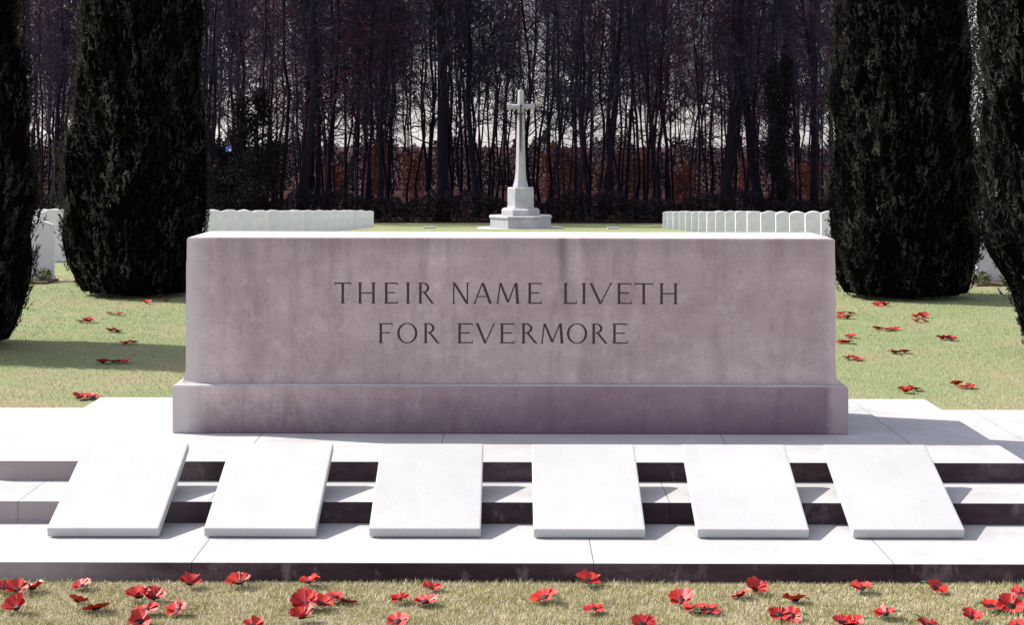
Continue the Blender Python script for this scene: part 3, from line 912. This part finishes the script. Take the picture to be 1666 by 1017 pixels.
# dark evergreens in the wood edge
def evergreen(px_, y_, w, h, label, n=9000, seed=0, name='holly_tree', mat=None, cat='tree', z_lift=0.):
    x_ = (px_ - 833) / (F / y_)
    r_ = thing(name, label, cat, (x_, y_, gz(y_)))
    rg = random.Random(seed); V = []
    nb = 16
    for k in range(nb):
        t_ = (k + .5) / nb; rr = w / 2 * (1 - abs(t_ - .38) ** 1.4 * 1.15) * rg.uniform(.6, 1.0)
        a_ = rg.uniform(0, 6.28); q = w * .22
        V.append(tuft_np(n // nb, q * math.cos(a_), q * math.sin(a_), .25 + h * t_ * .95, rr * .85, rr * .85, h / nb * 1.7, .09, .2))
    quads_obj('foliage', np.concatenate(V), mat or M_HOLLY, r_)
    tr = Acc(); tr.add(*tube_np(np.array([[0, 0, -.1], [.05, 0, h * .4], [0, .05, h * .85]]), [.14, .1, .03], 8))
    m_ = tr.mesh('trunk'); m_.materials.append(M_BARK); link('trunk', m_, None, r_)
evergreen(418, 92.5, 3.6, 6.6, 'broad dark evergreen between the far left yew and the thick left trunk', 15000, 1)
evergreen(372, 95, 2.6, 4.2, 'lower dark evergreen right beside the far left yew', 9000, 2)
evergreen(1268, 93, 1.9, 8.8, 'tall narrow dark evergreen above the right headstone block', 11000, 3)

# undergrowth along the wood edge
def hedge(name, label, cat, x0, x1, y_, h, dep, n, mat, size, seed, kind=None):
    rg = np.random.default_rng(seed)
    x = rg.uniform(x0, x1, n)
    top = h * (.78 + .14 * np.sin(x * .9 + seed) + .08 * np.sin(x * 2.7) + .06 * np.sin(x * 7.1))
    z = gz(y_) + top * rg.uniform(0, 1, n) ** .75
    y = y_ + rg.uniform(-dep / 2, dep / 2, n)
    c = np.stack([x, y, z], 1)
    d1 = rg.normal(0, 1, (n, 3)); d1[:, 2] += .6; d1 /= np.linalg.norm(d1, axis=1)[:, None]
    d2 = rg.normal(0, 1, (n, 3)); d2 /= np.linalg.norm(d2, axis=1)[:, None]
    s1 = size * rg.uniform(.4, 1.3, n)[:, None]
    V = np.stack([c - d1 * s1, c + d2 * s1 * .5, c + d1 * s1, c - d2 * s1 * .5], 1).reshape(-1, 3)
    o = quads_obj(name, V, mat)
    return tag(o, label, cat, kind=kind)
hedge('undergrowth', 'dark low bramble undergrowth along the front edge of the wood', 'undergrowth', -36, 36, 92.2, 1.75, 1.7, 90000, M_THICK, .085, 4, 'stuff')
for k, (pa, pb, y_, h, lab) in enumerate([
        (590, 632, 118, 4.6, 'russet thicket patch glowing between trunks at the left of the wood'),
        (880, 960, 124, 4.4, 'russet thicket patch just right of the cross'),
        (968, 1075, 128, 4.2, 'widest russet thicket patch right of the cross'),
        (1085, 1130, 121, 4.0, 'russet thicket patch left of the thick right forked tree'),
        (1200, 1235, 122, 4.4, 'russet thicket patch between the two thick right trunks'),
        (655, 690, 130, 4.0, 'small russet thicket patch left of the thickest forked tree'),
        (1290, 1345, 126, 3.8, 'russet thicket patch beside the far right yew'),
        (525, 560, 125, 3.6, 'russet thicket patch above the left headstone block')]):
    s_ = F / y_
    hedge('russet_thicket', lab, 'thicket', (pa - 833) / s_, (pb - 833) / s_, y_, h * .95, 1.4, int((pb - pa) * 70), M_RUSSET, .10, 10 + k)

hedge('far_thicket', 'dark brown scrub closing off the far side of the wood', 'scrub', -62, 62, 158, 5.2, 7, 120000, M_THICK2, .17, 31, 'stuff')
# small blue panel seen in the wood
bp = thing('blue_panel', 'small blue and white panel on a pale post among dark trees, far left', 'panel', ((372 - 833) / (F / 91.4), 91.4, gz(91.4)))
bm = bmesh.new(); block(bm, -.15, .15, -.02, .02, 3.62, 3.88, .01, 0); link('panel', bm_mesh('p', bm), M_BLUE, bp)
bm = bmesh.new(); block(bm, .03, .12, -.03, -.022, 3.65, 3.75, .002, 0); link('white_patch', bm_mesh('p', bm), M_WHITE, bp)
bm = bmesh.new(); block(bm, -.035, .035, .022, .09, -.1, 3.9, .01, 0); link('post', bm_mesh('p', bm), M_BARK, bp)

# ------------------------------------------------------------------ light
EL = 41.0; DX, DY = .945, -.327          # horizontal direction in which the light travels
w = bpy.data.worlds.new('World'); scn.world = w; w.use_nodes = True
nt = w.node_tree; bg = nt.nodes['Background']
sky = nt.nodes.new('ShaderNodeTexSky'); sky.sky_type = 'NISHITA'; sky.sun_disc = False
sky.sun_elevation = R(EL); sky.sun_rotation = math.atan2(-DX, -DY); sky.dust_density = 1.2; sky.air_density = 1.0; sky.ozone_density = 1.0
hs = nt.nodes.new('ShaderNodeHueSaturation'); hs.inputs['Saturation'].default_value = .42
nt.links.new(sky.outputs[0], hs.inputs['Color'])
mx = nt.nodes.new('ShaderNodeMix'); mx.data_type = 'RGBA'; mx.blend_type = 'MULTIPLY'; mx.inputs[0].default_value = 1; mx.inputs[7].default_value = (1.0, .955, 1.03, 1)
nt.links.new(hs.outputs[0], mx.inputs[6]); nt.links.new(mx.outputs[2], bg.inputs[0]); bg.inputs[1].default_value = .145
sl = bpy.data.lights.new('sun', 'SUN'); sl.energy = 4.3; sl.angle = R(.55); sl.color = (1, .955, .89)
so = bpy.data.objects.new('sun', sl); COL.objects.link(so)
d = Vector((DX * math.cos(R(EL)), DY * math.cos(R(EL)), -math.sin(R(EL))))
so.rotation_euler = d.to_track_quat('-Z', 'Y').to_euler(); so.location = (-20, 10, 20)

# ------------------------------------------------------------------ camera
cd = bpy.data.cameras.new('camera'); cam = bpy.data.objects.new('camera', cd); COL.objects.link(cam)
cd.sensor_width = 36; cd.lens = 36 * F / 1666; cd.shift_y = -(508.5 - HZ) / 1666
cd.clip_end = 5000; cd.clip_start = .1
cam.location = (0, 0, EYE); cam.rotation_euler = (R(90), R(-.13), 0)
scn.camera = cam
scn.render.resolution_x = 1024; scn.render.resolution_y = 626
vs_ = scn.view_settings; vs_.view_transform = 'Standard'; vs_.look = 'None'; vs_.gamma = 1; vs_.exposure = .98
